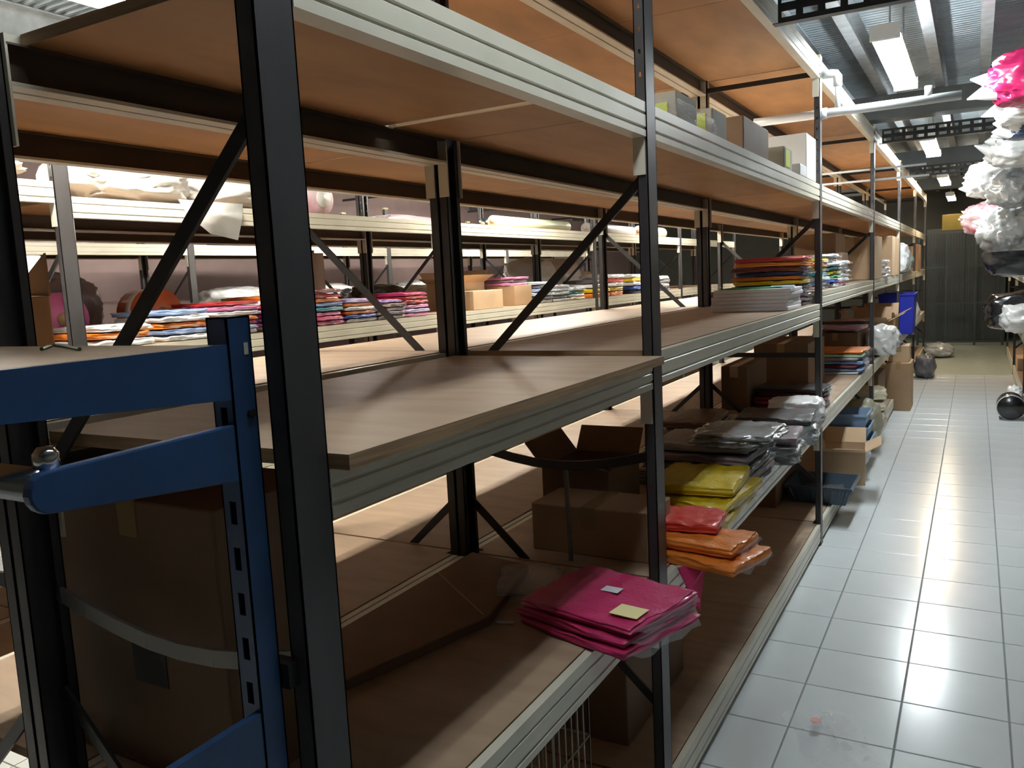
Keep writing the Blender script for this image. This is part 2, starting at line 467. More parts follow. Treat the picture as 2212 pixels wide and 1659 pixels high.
def rack_row(label, xf, xb, ys, levels, braces=True, htop=2.40, postmat=None, group=None):
    """xf: aisle face; xb: rear face. levels(bay) -> list of (beam bottom, beam top, on_top, overhang, splits)"""
    s = 1 if xf > xb else -1                     # s=+1: aisle face looks to +x
    t = thing('shelving_rack', label, 'shelving rack', (xf, ys[0], 0), 0, group)
    o = t.location.copy()
    key = (htop, postmat or 'p')
    if key not in POSTM:
        POSTM[key] = post_mesh(htop, postmat or POST)
    foot = bpy.data.meshes.get('foot_plate') or MB().box(-.05, .001, -.036, .036, 0, .005).mesh('foot_plate', BLACK)
    cap = bpy.data.meshes.get('post_cap') or MB().box(-PD - .002, .001, -PW / 2 - .002, PW / 2 + .002, 0, .018).mesh('post_cap', CAPM)
    for y in ys:
        for fr in (0, 1):
            x = xf if fr == 0 else xb
            sx = s if fr == 0 else -s
            p = obj('post', POSTM[key], t, Vector((x, y, 0)) - o)
            if sx < 0: p.rotation_euler.z = math.pi
            solid(p, .0022)
            obj('foot_plate', foot, p)
            obj('post_cap', cap, p, (0, 0, htop))
        xi, xo = xb + s * (PD + .002), xf - s * (PD + .002)
        yb = y + .012
        if braces:
            for (a, za, b2, zb) in ((xo + s * .012, 1.66, xi - s * .012, 1.14), (xi - s * .012, .82, xo + s * .012, .31)):
                obj('brace', MB().bar((a, yb, za), (b2, yb, zb), .006, .021, (0, 0, 1)).mesh('brace', BRACE), t, -o)
            bent = 0.045 if y < 2 and xf == XA else 0.0
            pts = [Vector((xo + s * .012 + (xi - xo - s * .024) * q / 8, yb + .010, .975 - bent * math.sin(math.pi * q / 8))) for q in range(9)]
            bm = MB()
            for q in range(8): bm.bar(pts[q], pts[q + 1], .006, .024)
            obj('strut', bm.mesh('strut', GRIME if (y < 1 and xf == XA) else BRACE), t, -o)
            for z in (.10, 2.34):
                obj('strut', MB().bar((xo + s * .012, yb, z), (xi - s * .012, yb, z), .006, .024).mesh('strut', BRACE), t, -o)
    for bay in range(len(ys) - 1):
        y0, y1 = ys[bay] + PW / 2 + .003, ys[bay + 1] - PW / 2 - .003
        for (z0, z1, ontop, over, splits) in levels(bay):
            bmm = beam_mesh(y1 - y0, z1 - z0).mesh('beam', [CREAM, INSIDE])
            for fr in (0, 1):
                x = xf - s * .001 if fr == 0 else xb + s * .001
                sx = s if fr == 0 else -s
                be = obj('beam', bmm, t, Vector((x, y0 if sx > 0 else y1, z0)) - o)
                if sx < 0: be.rotation_euler.z = math.pi
                for e in (0, 1):
                    L = y1 - y0
                    ya = -.0025 if e == 0 else L - .0015
                    obj('connector', MB().box(-.033, -.004, ya, ya + .004, -.085, z1 - z0 - .004).mesh('connector', CREAM), be)
            bx0, bx1 = sorted((xf - s * .021, xb + s * .021))
            zb = z1 - .0155; th = .0175
            if ontop:
                zb = z1 + .0005; th = .019
                if s > 0: bx1 = xf + over
                else: bx0 = xf - over
            yy = [y0 - .028] + [q for q in splits] + [y1 + .028]
            if ontop: yy[0] = y0; yy[-1] = y1
            if bay == 0: yy[0] = y0 + (.002 if z0 < 1.7 else .03)
            k = 0
            while k < len(yy) - 1:
                a, b2 = yy[k], yy[k + 1]
                gap = .0015
                if isinstance(b2, tuple): e = b2[0]; nxt = b2[1]
                else: e = b2 - gap if k + 1 < len(yy) - 1 else b2; nxt = b2 + gap
                # notched at the posts
                ina, inb = a < ys[bay] + PW / 2 + .002, e > ys[bay + 1] - PW / 2 - .002
                n = .019
                poly = []
                ya, ye = a, e
                if ina:
                    poly += [(bx0 + n, ya), (bx1 - n, ya), (bx1 - n, y0 + .002), (bx1, y0 + .002)]
                else: poly += [(bx0, ya), (bx1, ya)]
                if inb:
                    poly += [(bx1, y1 - .002), (bx1 - n, y1 - .002), (bx1 - n, ye), (bx0 + n, ye), (bx0 + n, y1 - .002), (bx0, y1 - .002)]
                else: poly += [(bx1, ye), (bx0, ye)]
                if ina: poly += [(bx0, y0 + .002), (bx0 + n, y0 + .002)]
                pb = MB(); pb.prism(poly, zb, zb + th, 'z')
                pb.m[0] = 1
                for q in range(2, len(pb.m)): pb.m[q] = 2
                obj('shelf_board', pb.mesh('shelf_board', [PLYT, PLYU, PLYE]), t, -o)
                yy[k + 1] = nxt if k + 1 < len(yy) - 1 else yy[k + 1]
                k += 1
    return t


def lv_main(bay):
    y0, y1 = YP[bay], YP[bay + 1]
    mid = [(y0 + y1) / 2] if bay else []
    l3 = [(1.595, 1.627)] if bay == 0 else mid
    z2 = [(1.148, 1.208), (1.155, 1.235), (1.215, 1.295), (1.215, 1.295), (1.215, 1.295), (1.215, 1.295)][bay]
    return [(.025, .112, False, 0, mid), (.580, .662, False, 0, mid), (*z2, bay == 0, .028, [] if bay == 0 else mid),
            (1.735, 1.812, False, 0, l3), (2.31, 2.398, False, 0, mid)]


def lv_std(bay):
    y0, y1 = YP[bay], YP[bay + 1]
    mid = [(y0 + y1) / 2] if bay else []
    up = .05 if bay == 0 else 0.0
    return [(.025, .112, False, 0, mid), (.580, .662, False, 0, mid), (1.155, 1.235, False, 0, mid), (1.735 + up, 1.812 + up, False, 0, mid), (2.31, 2.398, False, 0, mid)]


def lv_b(bay):
    return lv_std(bay) if bay else [l if l[0] < 1.7 or l[0] > 2 else (1.735, 1.812, False, 0, []) for l in lv_std(bay)]


def lv_c(bay):
    l = lv_std(bay)
    return l[:4] if bay == 0 else l[:4]


rack_row('dark steel shelving row with cream beams lining the tiled aisle', XA, XAB, YP, lv_main)
rack_row('shelving row back to back with the one along the tiled aisle', XBB, XB, YP[:6], lv_b)
rack_row('shelving row across the second aisle holding white bags and stacked garments', XC, XCB, YP[:6], lv_c, htop=2.2)
rack_row('shelving row behind the bag and garment row, holding bulky clear bags', XDB, XD, YP[:6], lv_c, htop=2.2)
rack_row('shelving row along the mauve wall', XE, XEB, YP[:6], lv_c, htop=2.2)
rack_row('shelving row on the other side of the tiled aisle, crammed with plastic bags', XR, XRB, YP[2:], lambda b: [(.025, .112, False, 0, []), (.58, .662, False, 0, []), (1.155, 1.235, False, 0, []), (1.735, 1.812, False, 0, []), (2.31, 2.398, False, 0, [])], braces=True)

Z0, Z1, Z3, Z4 = .114, .664, 1.814, 2.400
Z2 = [1.2275, 1.237, 1.297, 1.297, 1.297, 1.297]

# vertical loose rod hanging at the second frame
a = aty(1215, 992, 1.90); b = aty(1228, 1192, 1.90)
rod = obj('tie_rod', MB().bar((a.x, 1.915, .94), (b.x, 1.915, .668), .012, .006, (0, 1, 0)).mesh('tie_rod', GRIME))
tag(rod, 'thin grey steel strip standing upright between strut and shelf by the cartons', 'metal strip')


# perforated black ties across the aisle
def tie(y, z0, label, h=.10):
    L = XR - XF - .004
    t = thing('perforated_tie', label, 'metal tie', (XF + .002, y, z0), 0, 'black perforated ties across the aisle')
    b = MB()
    for (za, zb) in ((0, h * .5), (h * .5, h)):
        vs, fs = plate_holes(zb - za, .02, L, .075, (zb - za) * .42, .05)
        b.add([(v, 0, za + (zb - za) / 2 + u) for u, v in vs], fs)
    solid(obj('web', b.mesh('web', BLACK), t), .003)
    obj('flange', MB().box(0, L, 0, .04, h, h + .003).mesh('flange', BLACK), t)
    obj('flange', MB().box(0, L, 0, .04, -.003, 0).mesh('flange', BLACK), t)
    return t


tie(3.22, 2.305, 'black perforated steel tie crossing the aisle before the white pipe')
tie(7.05, 2.33, 'black perforated steel tie crossing beyond the first lit ceiling fitting')
tie(10.05, 2.33, 'black perforated steel tie crossing beyond the second lit ceiling fitting')

# white pipe with riser
pp = thing('water_pipe', 'white plastic pipe with a short riser sticking out into the aisle', 'pipe', (XF, 4.372, 2.157))
obj('pipe_run', MB().tube([(-.33, 0, 0), (.595, 0, 0)], .021, 14).mesh('pipe_run', PVC, True), pp)
obj('riser', MB().tube([(.068, 0, 0), (.068, 0, .15)], .013, 12).mesh('riser', PVC, True), pp)
obj('elbow', MB().tube([(.068, 0, .12), (.068, 0, .165), (.06, 0, .178), (.035, 0, .182), (-.01, 0, .182)], .021, 12).mesh('elbow', PVC, True), pp)
obj('collar', MB().tube([(-.03, 0, 0), (.02, 0, 0)], .026, 14).mesh('collar', PVC, True), pp)
obj('stub', MB().tube([(.46, 0, 0), (.46, 0, .06)], .016, 12).mesh('stub', PVC, True), pp)
for z, x1, nm in ((2.116, .34, 'brighter upper'), (2.037, .36, 'duller lower')):
    o = obj('thin_pipe', MB().tube([(-.55, 0, 0), (x1, 0, 0)], .0085, 10).mesh('thin_pipe', PVC, True), None, (XF, 6.80, z))
    tag(o, nm + ' thin white pipe threaded through the shelving row above its top shelf', 'pipe')


# ------------------------------------------------------------------ blue gondola end stand
g = thing('gondola_stand', 'blue slotted upright stand with bracket arms at the end of the shelving row', 'display stand', (-.710, .628, 0))
b = MB()
ht = 1.397
ux0, ux1, uy0, uy1 = -.014, .017, -.017, .016
for (pa_, pb2) in (((ux1, uy0), (ux1, uy1)), ((ux1, uy1), (ux0, uy1)), ((ux0, uy1), (ux0, uy0))):
    b.add([(*pa_, 0), (*pb2, 0), (*pb2, ht), (*pa_, ht)], [(0, 1, 2, 3)])
v, f = plate_holes(ux1 - ux0, 0, ht, .0525, .010, .026)
b.add([((ux0 + ux1) / 2 + u, uy0, z) for u, z in v], f)
b.add([(ux0, uy0, ht), (ux1, uy0, ht), (ux1, uy1, ht), (ux0, uy1, ht)], [(0, 1, 2, 3)])
up = solid(obj('upright', b.mesh('upright', BLUE), g), .002)
obj('tape_scrap', MB().box(.0172, .0177, .004, .010, 1.355, 1.368).mesh('tape_scrap', CREAM), up)
obj('bolt', MB().tube([(.017, .006, 1.29), (.021, .006, 1.29)], .005, 8).mesh('bolt', BLACK), up)


def arm(pts, x0, x1, rounded=False):
    """pts: side outline in (y, z) world"""
    return MB().prism([(y - .628 + .012 if y > .59 else y - .628, z) for y, z in pts], x0, x1, 'x')


a1 = obj('bracket_arm', arm([(.600, 1.308), (.600, 1.368), (.12, 1.368), (.12, 1.340)], .006, .016).mesh('bracket_arm', BLUE), g)
tip = [(.405 + .019 * math.cos(t), 1.258 + .019 * math.sin(t)) for t in [math.pi / 2 + k * math.pi / 8 for k in range(9)]]
a2 = bevel(obj('bracket_arm', arm([(.600, 1.218), (.600, 1.281)] + tip, .004, .016).mesh('bracket_arm', BLUE), g), .002)
a3 = obj('bracket_arm', arm([(.612, .885), (.612, .950), (.30, .950), (.30, .92)], .006, .016).mesh('bracket_arm', BLUE), g)
obj('base_foot', arm([(.602, 0), (.602, .09), (.2, .06), (.2, 0)], -.02, .02).mesh('base_foot', BLUE), g)
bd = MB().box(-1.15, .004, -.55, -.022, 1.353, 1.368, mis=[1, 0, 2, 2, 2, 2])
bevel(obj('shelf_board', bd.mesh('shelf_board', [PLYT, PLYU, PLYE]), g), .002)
obj('hang_bar', MB().tube([(-1.1, -.222, 1.262), (.005, -.222, 1.262)], .016, 14).mesh('hang_bar', CHROME, True), g)
obj('knob', MB().tube([(.0, -.215, 1.276), (.0, -.215, 1.290), (.0, -.215, 1.296)], [.011, .011, .006], 12).mesh('knob', CHROME, True), g)
obj('link_block', MB().box(.0, .030, .016, .034, .965, .995).mesh('link_block', BLACK), g)
up2 = obj('upright', MB().box(-1.172, -1.141, -.017, .016, 0, ht).mesh('upright', BLUE), g)
# small wire twist on the blue stand's board
p0 = atz(85, 752, 1.388)
o = obj('twist_tie', MB().tube([atz(x_, y_, 1.370) for x_, y_ in ((90, 754), (105, 748), (120, 745), (140, 747), (155, 750), (172, 754))], .0022, 6).mesh('twist_tie', mat('dark_green_wire', (.05, .10, .03), .5)))
tag(o, 'short dark green twist of wire lying on the blue stand', 'wire')


# ------------------------------------------------------------------ goods builders
def carton(label, x0, x1, y0, y1, z0, h, m=None, flaps=False, rz=0, tape=True, notes=(), group=None, cat='box', name='cardboard_box'):
    w, d = x1 - x0, y1 - y0
    t = thing(name, label, cat, ((x0 + x1) / 2, (y0 + y1) / 2, z0), rz, group)
    m = m or CARD
    if flaps:
        th = .004
        bm = MB()
        bm.box(-w / 2, w / 2, -d / 2, d / 2, 0, th)
        bm.box(-w / 2, -w / 2 + th, -d / 2, d / 2, th, h); bm.box(w / 2 - th, w / 2, -d / 2, d / 2, th, h)
        bm.box(-w / 2 + th, w / 2 - th, -d / 2, -d / 2 + th, th, h); bm.box(-w / 2 + th, w / 2 - th, d / 2 - th, d / 2, th, h)
        obj('carton_body', bm.mesh('carton_body', m), t)
        fl_ = min(w, d) * .42
        for k, (ang, ln) in enumerate(((.5, d), (.9, d), (.35, w), (1.0, w))):
            dx, dz = fl_ * math.cos(ang), fl_ * math.sin(ang)
            if k == 0: q = [(w / 2, -ln / 2, h), (w / 2, ln / 2, h), (w / 2 + dx, ln / 2, h + dz), (w / 2 + dx, -ln / 2, h + dz)]
            if k == 1: q = [(-w / 2, ln / 2, h), (-w / 2, -ln / 2, h), (-w / 2 - dx, -ln / 2, h + dz), (-w / 2 - dx, ln / 2, h + dz)]
            if k == 2: q = [(-ln / 2, -d / 2, h), (ln / 2, -d / 2, h), (ln / 2, -d / 2 - dx, h + dz), (-ln / 2, -d / 2 - dx, h + dz)]
            if k == 3: q = [(ln / 2, d / 2, h), (-ln / 2, d / 2, h), (-ln / 2, d / 2 + dx, h + dz), (ln / 2, d / 2 + dx, h + dz)]
            solid(obj('flap', MB().add(q, [(0, 1, 2, 3)]).mesh('flap', m), t), .004)
    else:
        bevel(obj('carton_body', MB().box(-w / 2, w / 2, -d / 2, d / 2, 0, h).mesh('carton_body', m), t), .004)
        if tape:
            obj('tape', MB().box(-.022, .022, -d / 2 - .0006, d / 2 + .0006, h - .06, h + .0006).mesh('tape', mat('tan_tape', (.34, .22, .10), .25, coat=.4)), t)
    for (face, u0, u1, v0, v1, nm_, mm) in notes:
        if face == '-y': bm = MB().box(u0, u1, -d / 2 - .0014, -d / 2 - .0006, v0, v1)
        else: bm = MB().box(w / 2 + .0006, w / 2 + .0014, u0, u1, v0, v1)
        obj(nm_, bm.mesh(nm_, mm), t)
    return t


PACKS = []
for s_ in range(4):
    vs_, fs_ = CS[16]
    out_ = []
    for p_ in vs_:
        d_ = p_.normalized()
        q_ = Vector((p_.x * .92 + d_.x * .08, p_.y * .92 + d_.y * .08, p_.z * .5 + d_.z * .5))
        so_ = Vector((s_ * 5.1, s_ * 2.3, s_ * 9.7))
        k_ = noise.noise(q_ * 1.7 + so_) * .05 + noise.noise(q_ * 5 + so_) * .010
        zt_ = (q_.z + 1) / 2
        zt_ *= 1 - .38 * abs(noise.noise(Vector((q_.x * 2.6, q_.y * 2.6, s_ * 3.3)))) - .22 * abs(noise.noise(Vector((q_.x * 7, q_.y * 7, s_ * 1.3))))
        out_.append((q_.x * (1 + k_) / 2, q_.y * (1 + k_) / 2, max(0, zt_ - .04) / .96))
    PACKS.append(MB().add(out_, fs_).mesh('garment_pack', cloth('grey'), True))
ORD = ['bottom', 'second', 'third', 'fourth', 'fifth', 'sixth', 'seventh', 'eighth', 'ninth', 'tenth', 'eleventh', 'twelfth']


def sleeve_mesh():
    b = MB()
    n = 6
    vs = []; fs = []
    for i in range(n + 1):
        u = -.5 + i / n
        for j in range(4):
            q = j / 3
            vs.append((.47 + q * .10, u * (.94 - .16 * q), .5 + .28 * math.sin(i * 2.1 + j) * q - .22 * q))
    for i in range(n):
        for j in range(3):
            fs.append((i * 4 + j, (i + 1) * 4 + j, (i + 1) * 4 + j + 1, i * 4 + j + 1))
    return b.add(vs, fs).mesh('plastic_flap', CLEAR, True)


SLEEVE = sleeve_mesh()


def pack(label, c, x, y, z, w, d, h, rz=0, group=None, side=1, flap=True, seed=0, name='garment_pack', cat='garment pack'):
    t = thing(name, label, cat, (x, y, z), rz, group)
    o = obj('folded_garment', PACKS[seed % 4], t, (0, 0, 0), 0, (w, d, h * 1.03))
    o.material_slots[0].link = 'OBJECT'; o.material_slots[0].material = cloth(c)
    if flap:
        f_ = obj('plastic_flap', SLEEVE, t, (0, 0, 0), 0, (w * side, d, h))
    return t


def stack(where, cols, x, y, z, w, d, h, group, side=1, jit=.012, flap=True):
    """a pile of packed garments, each one a thing of its own"""
    n = len(cols)
    for k, c in enumerate(cols):
        hh = h * random.uniform(.9, 1.1)
        pos = 'topmost' if k == n - 1 and n > 1 else ('bottom' if k == 0 else ORD[k] + ' up')
        lab = f'{c} packed garment, {pos} in {where}' if n > 1 else f'{c} packed garment, {where}'
        pack(lab, c, x + random.uniform(-jit, jit), y + random.uniform(-jit, jit), z, w * random.uniform(.95, 1.03), d * random.uniform(.95, 1.03), hh, random.uniform(-.05, .05), group, side, flap, random.randrange(4))
        z += hh
    return z


def bag(label, loc, size, m, seed=1, rz=0, amp=.14, freq=2.6, crease=.10, ex=.75, ez=.75, group=None, name='plastic_bag', cat='bag', neck=None, n=16):
    t = thing(name, label, cat, loc, rz, group)
    obj('bag_body', blob('bag_body', size, m, seed, ex, ez, amp, freq, n, crease), t)
    if neck:
        nx, ny, nz, ln = neck
        pts = [Vector((nx, ny, nz)) * (1 + ln * q) for q in (0, .25, .55, .8, 1.0)]
        obj('tied_neck', MB().tube(pts, [size[2] * .14, size[2] * .06, size[2] * .12, size[2] * .2, size[2] * .24], 9, cap=False).mesh('tied_neck', m, True), t)
    return t


# ------------------------------------------------------------------ row along the aisle: first bay, lower shelf
ZL = Z1
t = carton('tall dark cardboard carton standing behind the blue stand', -1.34, -.95, .78, 1.02, ZL + .0005, .45, CARDD,
           notes=(('-y', -.02, .06, .15, .23, 'printed_mark', BLACK),))
# flattened carton sheet lying on the shelf
sh = thing('cardboard_sheet', 'large flattened cardboard sheet lying on the low shelf', 'cardboard', (0, 0, ZL))
poly = [(-.925, 1.475), (-1.00, 1.80), (-1.195, 1.835), (-1.195, 1.06), (-1.04, 1.06)]
bevel(obj('sheet', MB().prism(poly, .0, .022).mesh('sheet', CARDD), sh), .003)
obj('fold_line', MB().bar((-.94, 1.475, .0225), (-1.19, 1.66, .0225), .004, .0015).mesh('fold_line', CARD), sh)
o = obj('tape_strip', MB().box(-.02, .02, -.006, .006, 0, .002).mesh('tape_strip', mat('pale_blue_tape', (.35, .48, .52), .3)), None, (-.90, 1.50, ZL + .001), .3)
tag(o, 'small pale blue strip lying at the corner of the cardboard sheet', 'tape')

# magenta packs with notes
mg = (-.70, 1.60)
zz = ZL + .001
for k, (dx, dy, rz) in enumerate(((0.01, -.008, -.30), (0, .0, -.26), (.004, .01, -.24))):
    t = pack('magenta bagged garment, ' + ['bottom of the three on the low shelf', 'middle of the three on the low shelf', 'topmost of three, carrying a yellow note'][k],
             'magenta', mg[0] + dx, mg[1] + dy, zz, .30, .265, .021, rz, 'pile of magenta bagged garments', 1, True, k)
    if k == 2:
        obj('yellow_note', MB().box(.06, .125, -.10, -.045, .0215, .0225).mesh('yellow_note', NOTE), t, rz=.1)
        obj('white_label', MB().box(-.02, .022, .0, .030, .0215, .0222).mesh('white_label', PRINT), t, rz=.15)
    zz += .0205
p_ = obj('clear_bag', blob('clear_bag', (.16, .20, .02), CLEAR, 9, .5, .5, .2, 4, 8, .2), None, (-.93, 1.68, ZL + .024), .4)
tag(p_, 'empty clear plastic bag beside the magenta garments', 'bag')

# ------------------------------------------------------------------ second bay, lower shelf
carton('long low cardboard carton behind the second post on the low shelf', -1.08, -.735, 1.975, 2.16, ZL, .135, CARD)
carton('open cardboard carton with raised flaps behind the long low carton', -1.18, -.955, 2.24, 2.50, ZL, .17, CARDD, flaps=True)
# scarlet, orange packs near the front edge
pack('orange bagged garment hanging over the shelf front under a scarlet one', 'orange', -.60, 2.075, ZL + .001, .25, .20, .032, -.25, None, 1, True, 1)
pack('orange bagged garment with creased plastic, second in the scarlet and orange pile', 'orange', -.63, 2.10, ZL + .033, .25, .18, .03, -.15, None, 1, True, 2)
pack('scarlet bagged garment on top of the two orange ones', 'scarlet', -.70, 2.16, ZL + .063, .22, .17, .03, .1, None, 1, True, 3)
hm = MB()
pa, pb_, pc = atz(1500, 1205, .66), atz(1548, 1215, .655), atx(1552, 1325, -.60)
A_, B_, C_ = (-.655, 1.965, .668), (-.60, 2.04, .668), (-.608, 1.99, .55)
hm.add([A_, B_, (-.615, 2.035, .62), C_, (-.628, 1.965, .61)], [(0, 1, 2, 3, 4)])
o = solid(obj('drooping_bag', hm.mesh('drooping_bag', cloth('magenta'))), .004)
tag(o, 'pointed magenta plastic bag corner drooping over the shelf edge below orange packs', 'bag')
yz = ZL + .001
for k, (dx, dy, w, d, rz, c) in enumerate(((0, 0, .29, .42, .03, 'yellow'), (.01, .02, .28, .38, -.05, 'yellow'), (0, .05, .26, .33, .08, 'yellow'))):
    pack('bright yellow bagged garment, ' + ['bottom', 'middle', 'topmost'][k] + ' in the yellow pile', c, -.765 + dx, 2.52 + dy, yz, w, d, .036, rz, 'yellow garment pile', 1, True, k)
    yz += .036
gz = ZL + .001
gl = [('charcoal', .42, .34, .03), ('brown', .42, .34, .03), ('charcoal', .40, .33, .03), ('mauve', .38, .34, .032), ('grey', .36, .30, .03)]
for k, (c, w, d, h) in enumerate(gl):
    pack(f'{c} garment in clear film, ' + ['bottom', 'second', 'third', 'fourth', 'topmost'][k] + ' in the dull pile beside yellow packs', c, -.86 + k * .004, 2.91 + k * .008, gz, w, d, h, random.uniform(-.06, .06), 'dull garment pile beside the yellow packs', 1, True, k)
    gz += h
for k, (x, y, sx, sy, sz, s_, lab) in enumerate(((-.72, 2.90, .28, .34, .05, 3, 'crinkled grey clear-film bag slumped at the shelf front beside yellow packs'),
                                                (-.765, 3.30, .36, .34, .085, 5, 'crinkled clear-film bag with dark cloth in the middle of the shelf front'),
                                                (-.765, 3.69, .36, .32, .095, 8, 'crinkled silvery clear-film bag before the rainbow label bag'))):
    zb_ = gz if k == 0 else ZL + .001
    bag(lab, (x, y, zb_ - (.0 if k else 0)), (sx, sy, sz), BAGG, s_, .1 * k, .16, 2.4, .20, .25, .5)
for k, (x, y, z, c) in enumerate(((-.75, 3.31, .08, 'mauve'), (-.76, 3.69, .09, 'charcoal'))):
    pack(['mauve', 'charcoal'][k] + ' garment in clear film lying on ' + ['the dark cloth bag', 'the silvery bag'][k], c, x, y, ZL + z, .32, .28, .035, .1, None, 1, True, k)
t = bag('silvery bag with rainbow printed label at the third post', (-.735, 4.02, ZL + .001), (.27, .28, .15), BAGW, 12, .1, .12, 2.4, .14, .55, .6)
for k, c in enumerate(('magenta', 'orange', 'yellow', 'green')):
    obj('label_stripe', MB().box(.0, .06, -.135 + .0004 * k, -.134, .035 + (3 - k) * .018, .053 + (3 - k) * .018).mesh('label_stripe', cloth(c)), t)
for k in range(4):
    pack('brown bagged garment, ' + ORD[k] + ' in the flat pile at the shelf rear', 'brown', -1.085, 3.55 + .01 * k, ZL + .001 + k * .03, .22, .40, .03, .02 * k, 'brown garments at the shelf rear', 1, False, k)

# ------------------------------------------------------------------ second bay, middle shelf
z2 = Z2[1] + .001
for k in range(6):
    hh = .016
    o = bevel(obj('paper_pack', MB().box(-.165, .165, -.15, .15, 0, hh).mesh('paper_pack', mat('white_paper', (.74, .72, .74), .6, 0, .04, 40, stretch=(.3, .3, 60)))), .003)
    o.location = (-.855 + random.uniform(-.006, .006), 3.78 + random.uniform(-.006, .006), z2 + k * hh)
    o.rotation_euler.z = random.uniform(-.03, .03)
    tag(o, 'white paper pack, ' + ('topmost' if k == 5 else 'bottom' if k == 0 else ORD[k] + ' from the bottom') + ' in the pile on the middle shelf', 'paper', 'white paper packs on the middle shelf')
o = obj('green_folder', MB().box(-.14, .10, -.12, .12, 0, .004).mesh('green_folder', mat('green_card', (.02, .30, .10), .45)), None, (-.86, 3.78, z2 + .0965), .06)
tag(o, 'green card folder lying on the white paper packs', 'folder')
o = obj('blue_sheet', MB().box(-.05, .05, -.08, .08, 0, .003).mesh('blue_sheet', mat('pale_blue_card', (.42, .66, .78), .45)), None, (-.74, 3.76, z2 + .1010), .2)
tag(o, 'pale blue sheet on the green folder', 'sheet')
stack('tall mixed stack beside the white paper packs', ['maroon', 'mauve', 'maroon', 'mauve', 'navy', 'yellow', 'orange', 'navy', 'dark red', 'orange', 'red'], -.865, 4.13, z2, .33, .27, .0215, 'tall mixed garment stack beside the paper packs')

# ------------------------------------------------------------------ second bay, top shelf cartons
z3 = Z3 + .0005
carton('pale carton with one lime note right behind the second post', -.98, -.755, 2.36, 2.56, z3, .125, CARDG, notes=(('-y', .05, .085, .065, .095, 'lime_note', LIME),))
carton('small grey carton with a tall lime note on the top shelf', -.86, -.735, 2.66, 2.83, z3, .12, CARDG, flaps=False, notes=(('-y', -.035, .04, .03, .105, 'lime_note', LIME),))
carton('dark brown carton between the lime-noted cartons on the top shelf', -.95, -.715, 2.98, 3.38, z3, .14, CARDD)
carton('low carton with two lime notes beside the white box', -.93, -.69, 3.56, 3.72, z3, .10, CARDG, notes=(('-y', -.03, .045, .02, .09, 'lime_note', LIME), ('+x', -.06, .03, .02, .09, 'lime_note', LIME)))
carton('bright white box at the end of the top shelf before the third post', -.93, -.67, 3.95, 4.20, z3, .20, WHITEB, tape=False)
carton('flat white box lying under the edge of the bright white box', -.66 - .27, -.668, 3.78, 3.935, z3, .05, WHITEB, tape=False)
p_ = obj('clear_film', blob('clear_film', (.10, .46, .05), CLEAR, 4, .4, .4, .2, 3, 8, .2), None, (-.715, 2.27, z3), 0)
tag(p_, 'clear plastic film draped along the top shelf edge behind the second post', 'film')

# ------------------------------------------------------------------ third bay and beyond
zb3 = Z2[2] + .001
stack('striped stack right behind the third post', ['white', 'light blue', 'white', 'teal', 'yellow', 'orange', 'yellow'], -.86, 4.62, zb3, .33, .28, .024, 'stacks behind the third post')
stack('bright stack between striped stack and cartons', ['white', 'blue', 'green', 'yellow', 'teal', 'white', 'charcoal', 'white'], -.85, 5.0, zb3, .33, .28, .024, 'stacks behind the third post')
stack('pale stack before the tall cartons', ['pink', 'white', 'white', 'grey', 'white', 'white'], -.85, 5.38, zb3, .33, .28, .025, 'stacks behind the third post')
carton('wide tan carton before the fourth post on the middle shelf', -1.10, -.83, 6.0, 6.45, zb3, .34, CARD)
carton('tall pale carton just behind the fourth post', -.95, -.665, 6.95, 7.35, zb3, .33, CARDP)
carton('brown carton behind the pale garment stack', -1.12, -.74, 5.62, 5.90, zb3, .20, CARDD)
stack('white stack beyond the tall pale carton', ['white'] * 5, -.80, 7.75, zb3, .30, .28, .03, 'white stack beyond the pale carton', flap=False)
for k, y in enumerate((8.25, 8.75)):
    carton(['narrow orange-brown carton beyond the white stack', 'upright orange-brown carton before the fifth post'][k], -.95, -.66, y, y + .32, zb3, .36, CARDP)
bag('white bag of bottles at the fifth post', (-.75, 9.6, zb3), (.3, .4, .34), BAGW, 22, 0, .15, 2.4, .12)
bag('pale green bag beyond the white bag of bottles', (-.75, 10.2, zb3), (.3, .4, .26), mat('pale_green_plastic', (.4, .5, .42), .3, coat=.4), 23)
carton('tan carton far down the middle shelf', -1.0, -.66, 10.7, 11.1, zb3, .3, CARD)
carton('brown carton at the far end of the middle shelf', -1.0, -.66, 12.2, 12.8, zb3, .34, CARDD)

stack('small red pile behind the third post', ['dark red', 'magenta', 'dark red', 'maroon', 'black'], -.86, 4.62, Z1 + .001, .36, .26, .024, 'red pile behind the third post')
stack('wide blue and white pile on the low shelf', ['pale grey', 'light blue', 'maroon', 'light blue', 'grey', 'pale green', 'orange'], -.87, 6.2, Z1 + .001, .40, .36, .024, 'blue and white pile on the low shelf')
carton('dark carton behind the blue and white pile', -1.14, -.80, 6.95, 7.5, Z1, .22, CARDD)
bag('white and pink clear bag beyond the fourth post on the low shelf', (-.655, 7.35, Z1 + .001), (.26, .50, .26), BAGW, 31, .1, .15, 2.4, .16)
bag('pink tinted clear bag on the dark carton', (-.92, 7.15, Z1 + .222), (.34, .4, .10), mat('pink_plastic', (.6, .36, .42), .3, coat=.4), 32, 0, .15, 2.4, .16)
for k, y in enumerate((7.85, 8.62)):
    carton(['open tan carton beside the royal blue bin', 'second open tan carton right by the royal blue bin'][k], -.98, -.66, y, y + .36, Z1, .24, CARD, flaps=True)
carton('dark carton at the rear of the low shelf behind the red pile', -1.18, -.86, 5.1, 5.7, Z1, .3, CARDD)
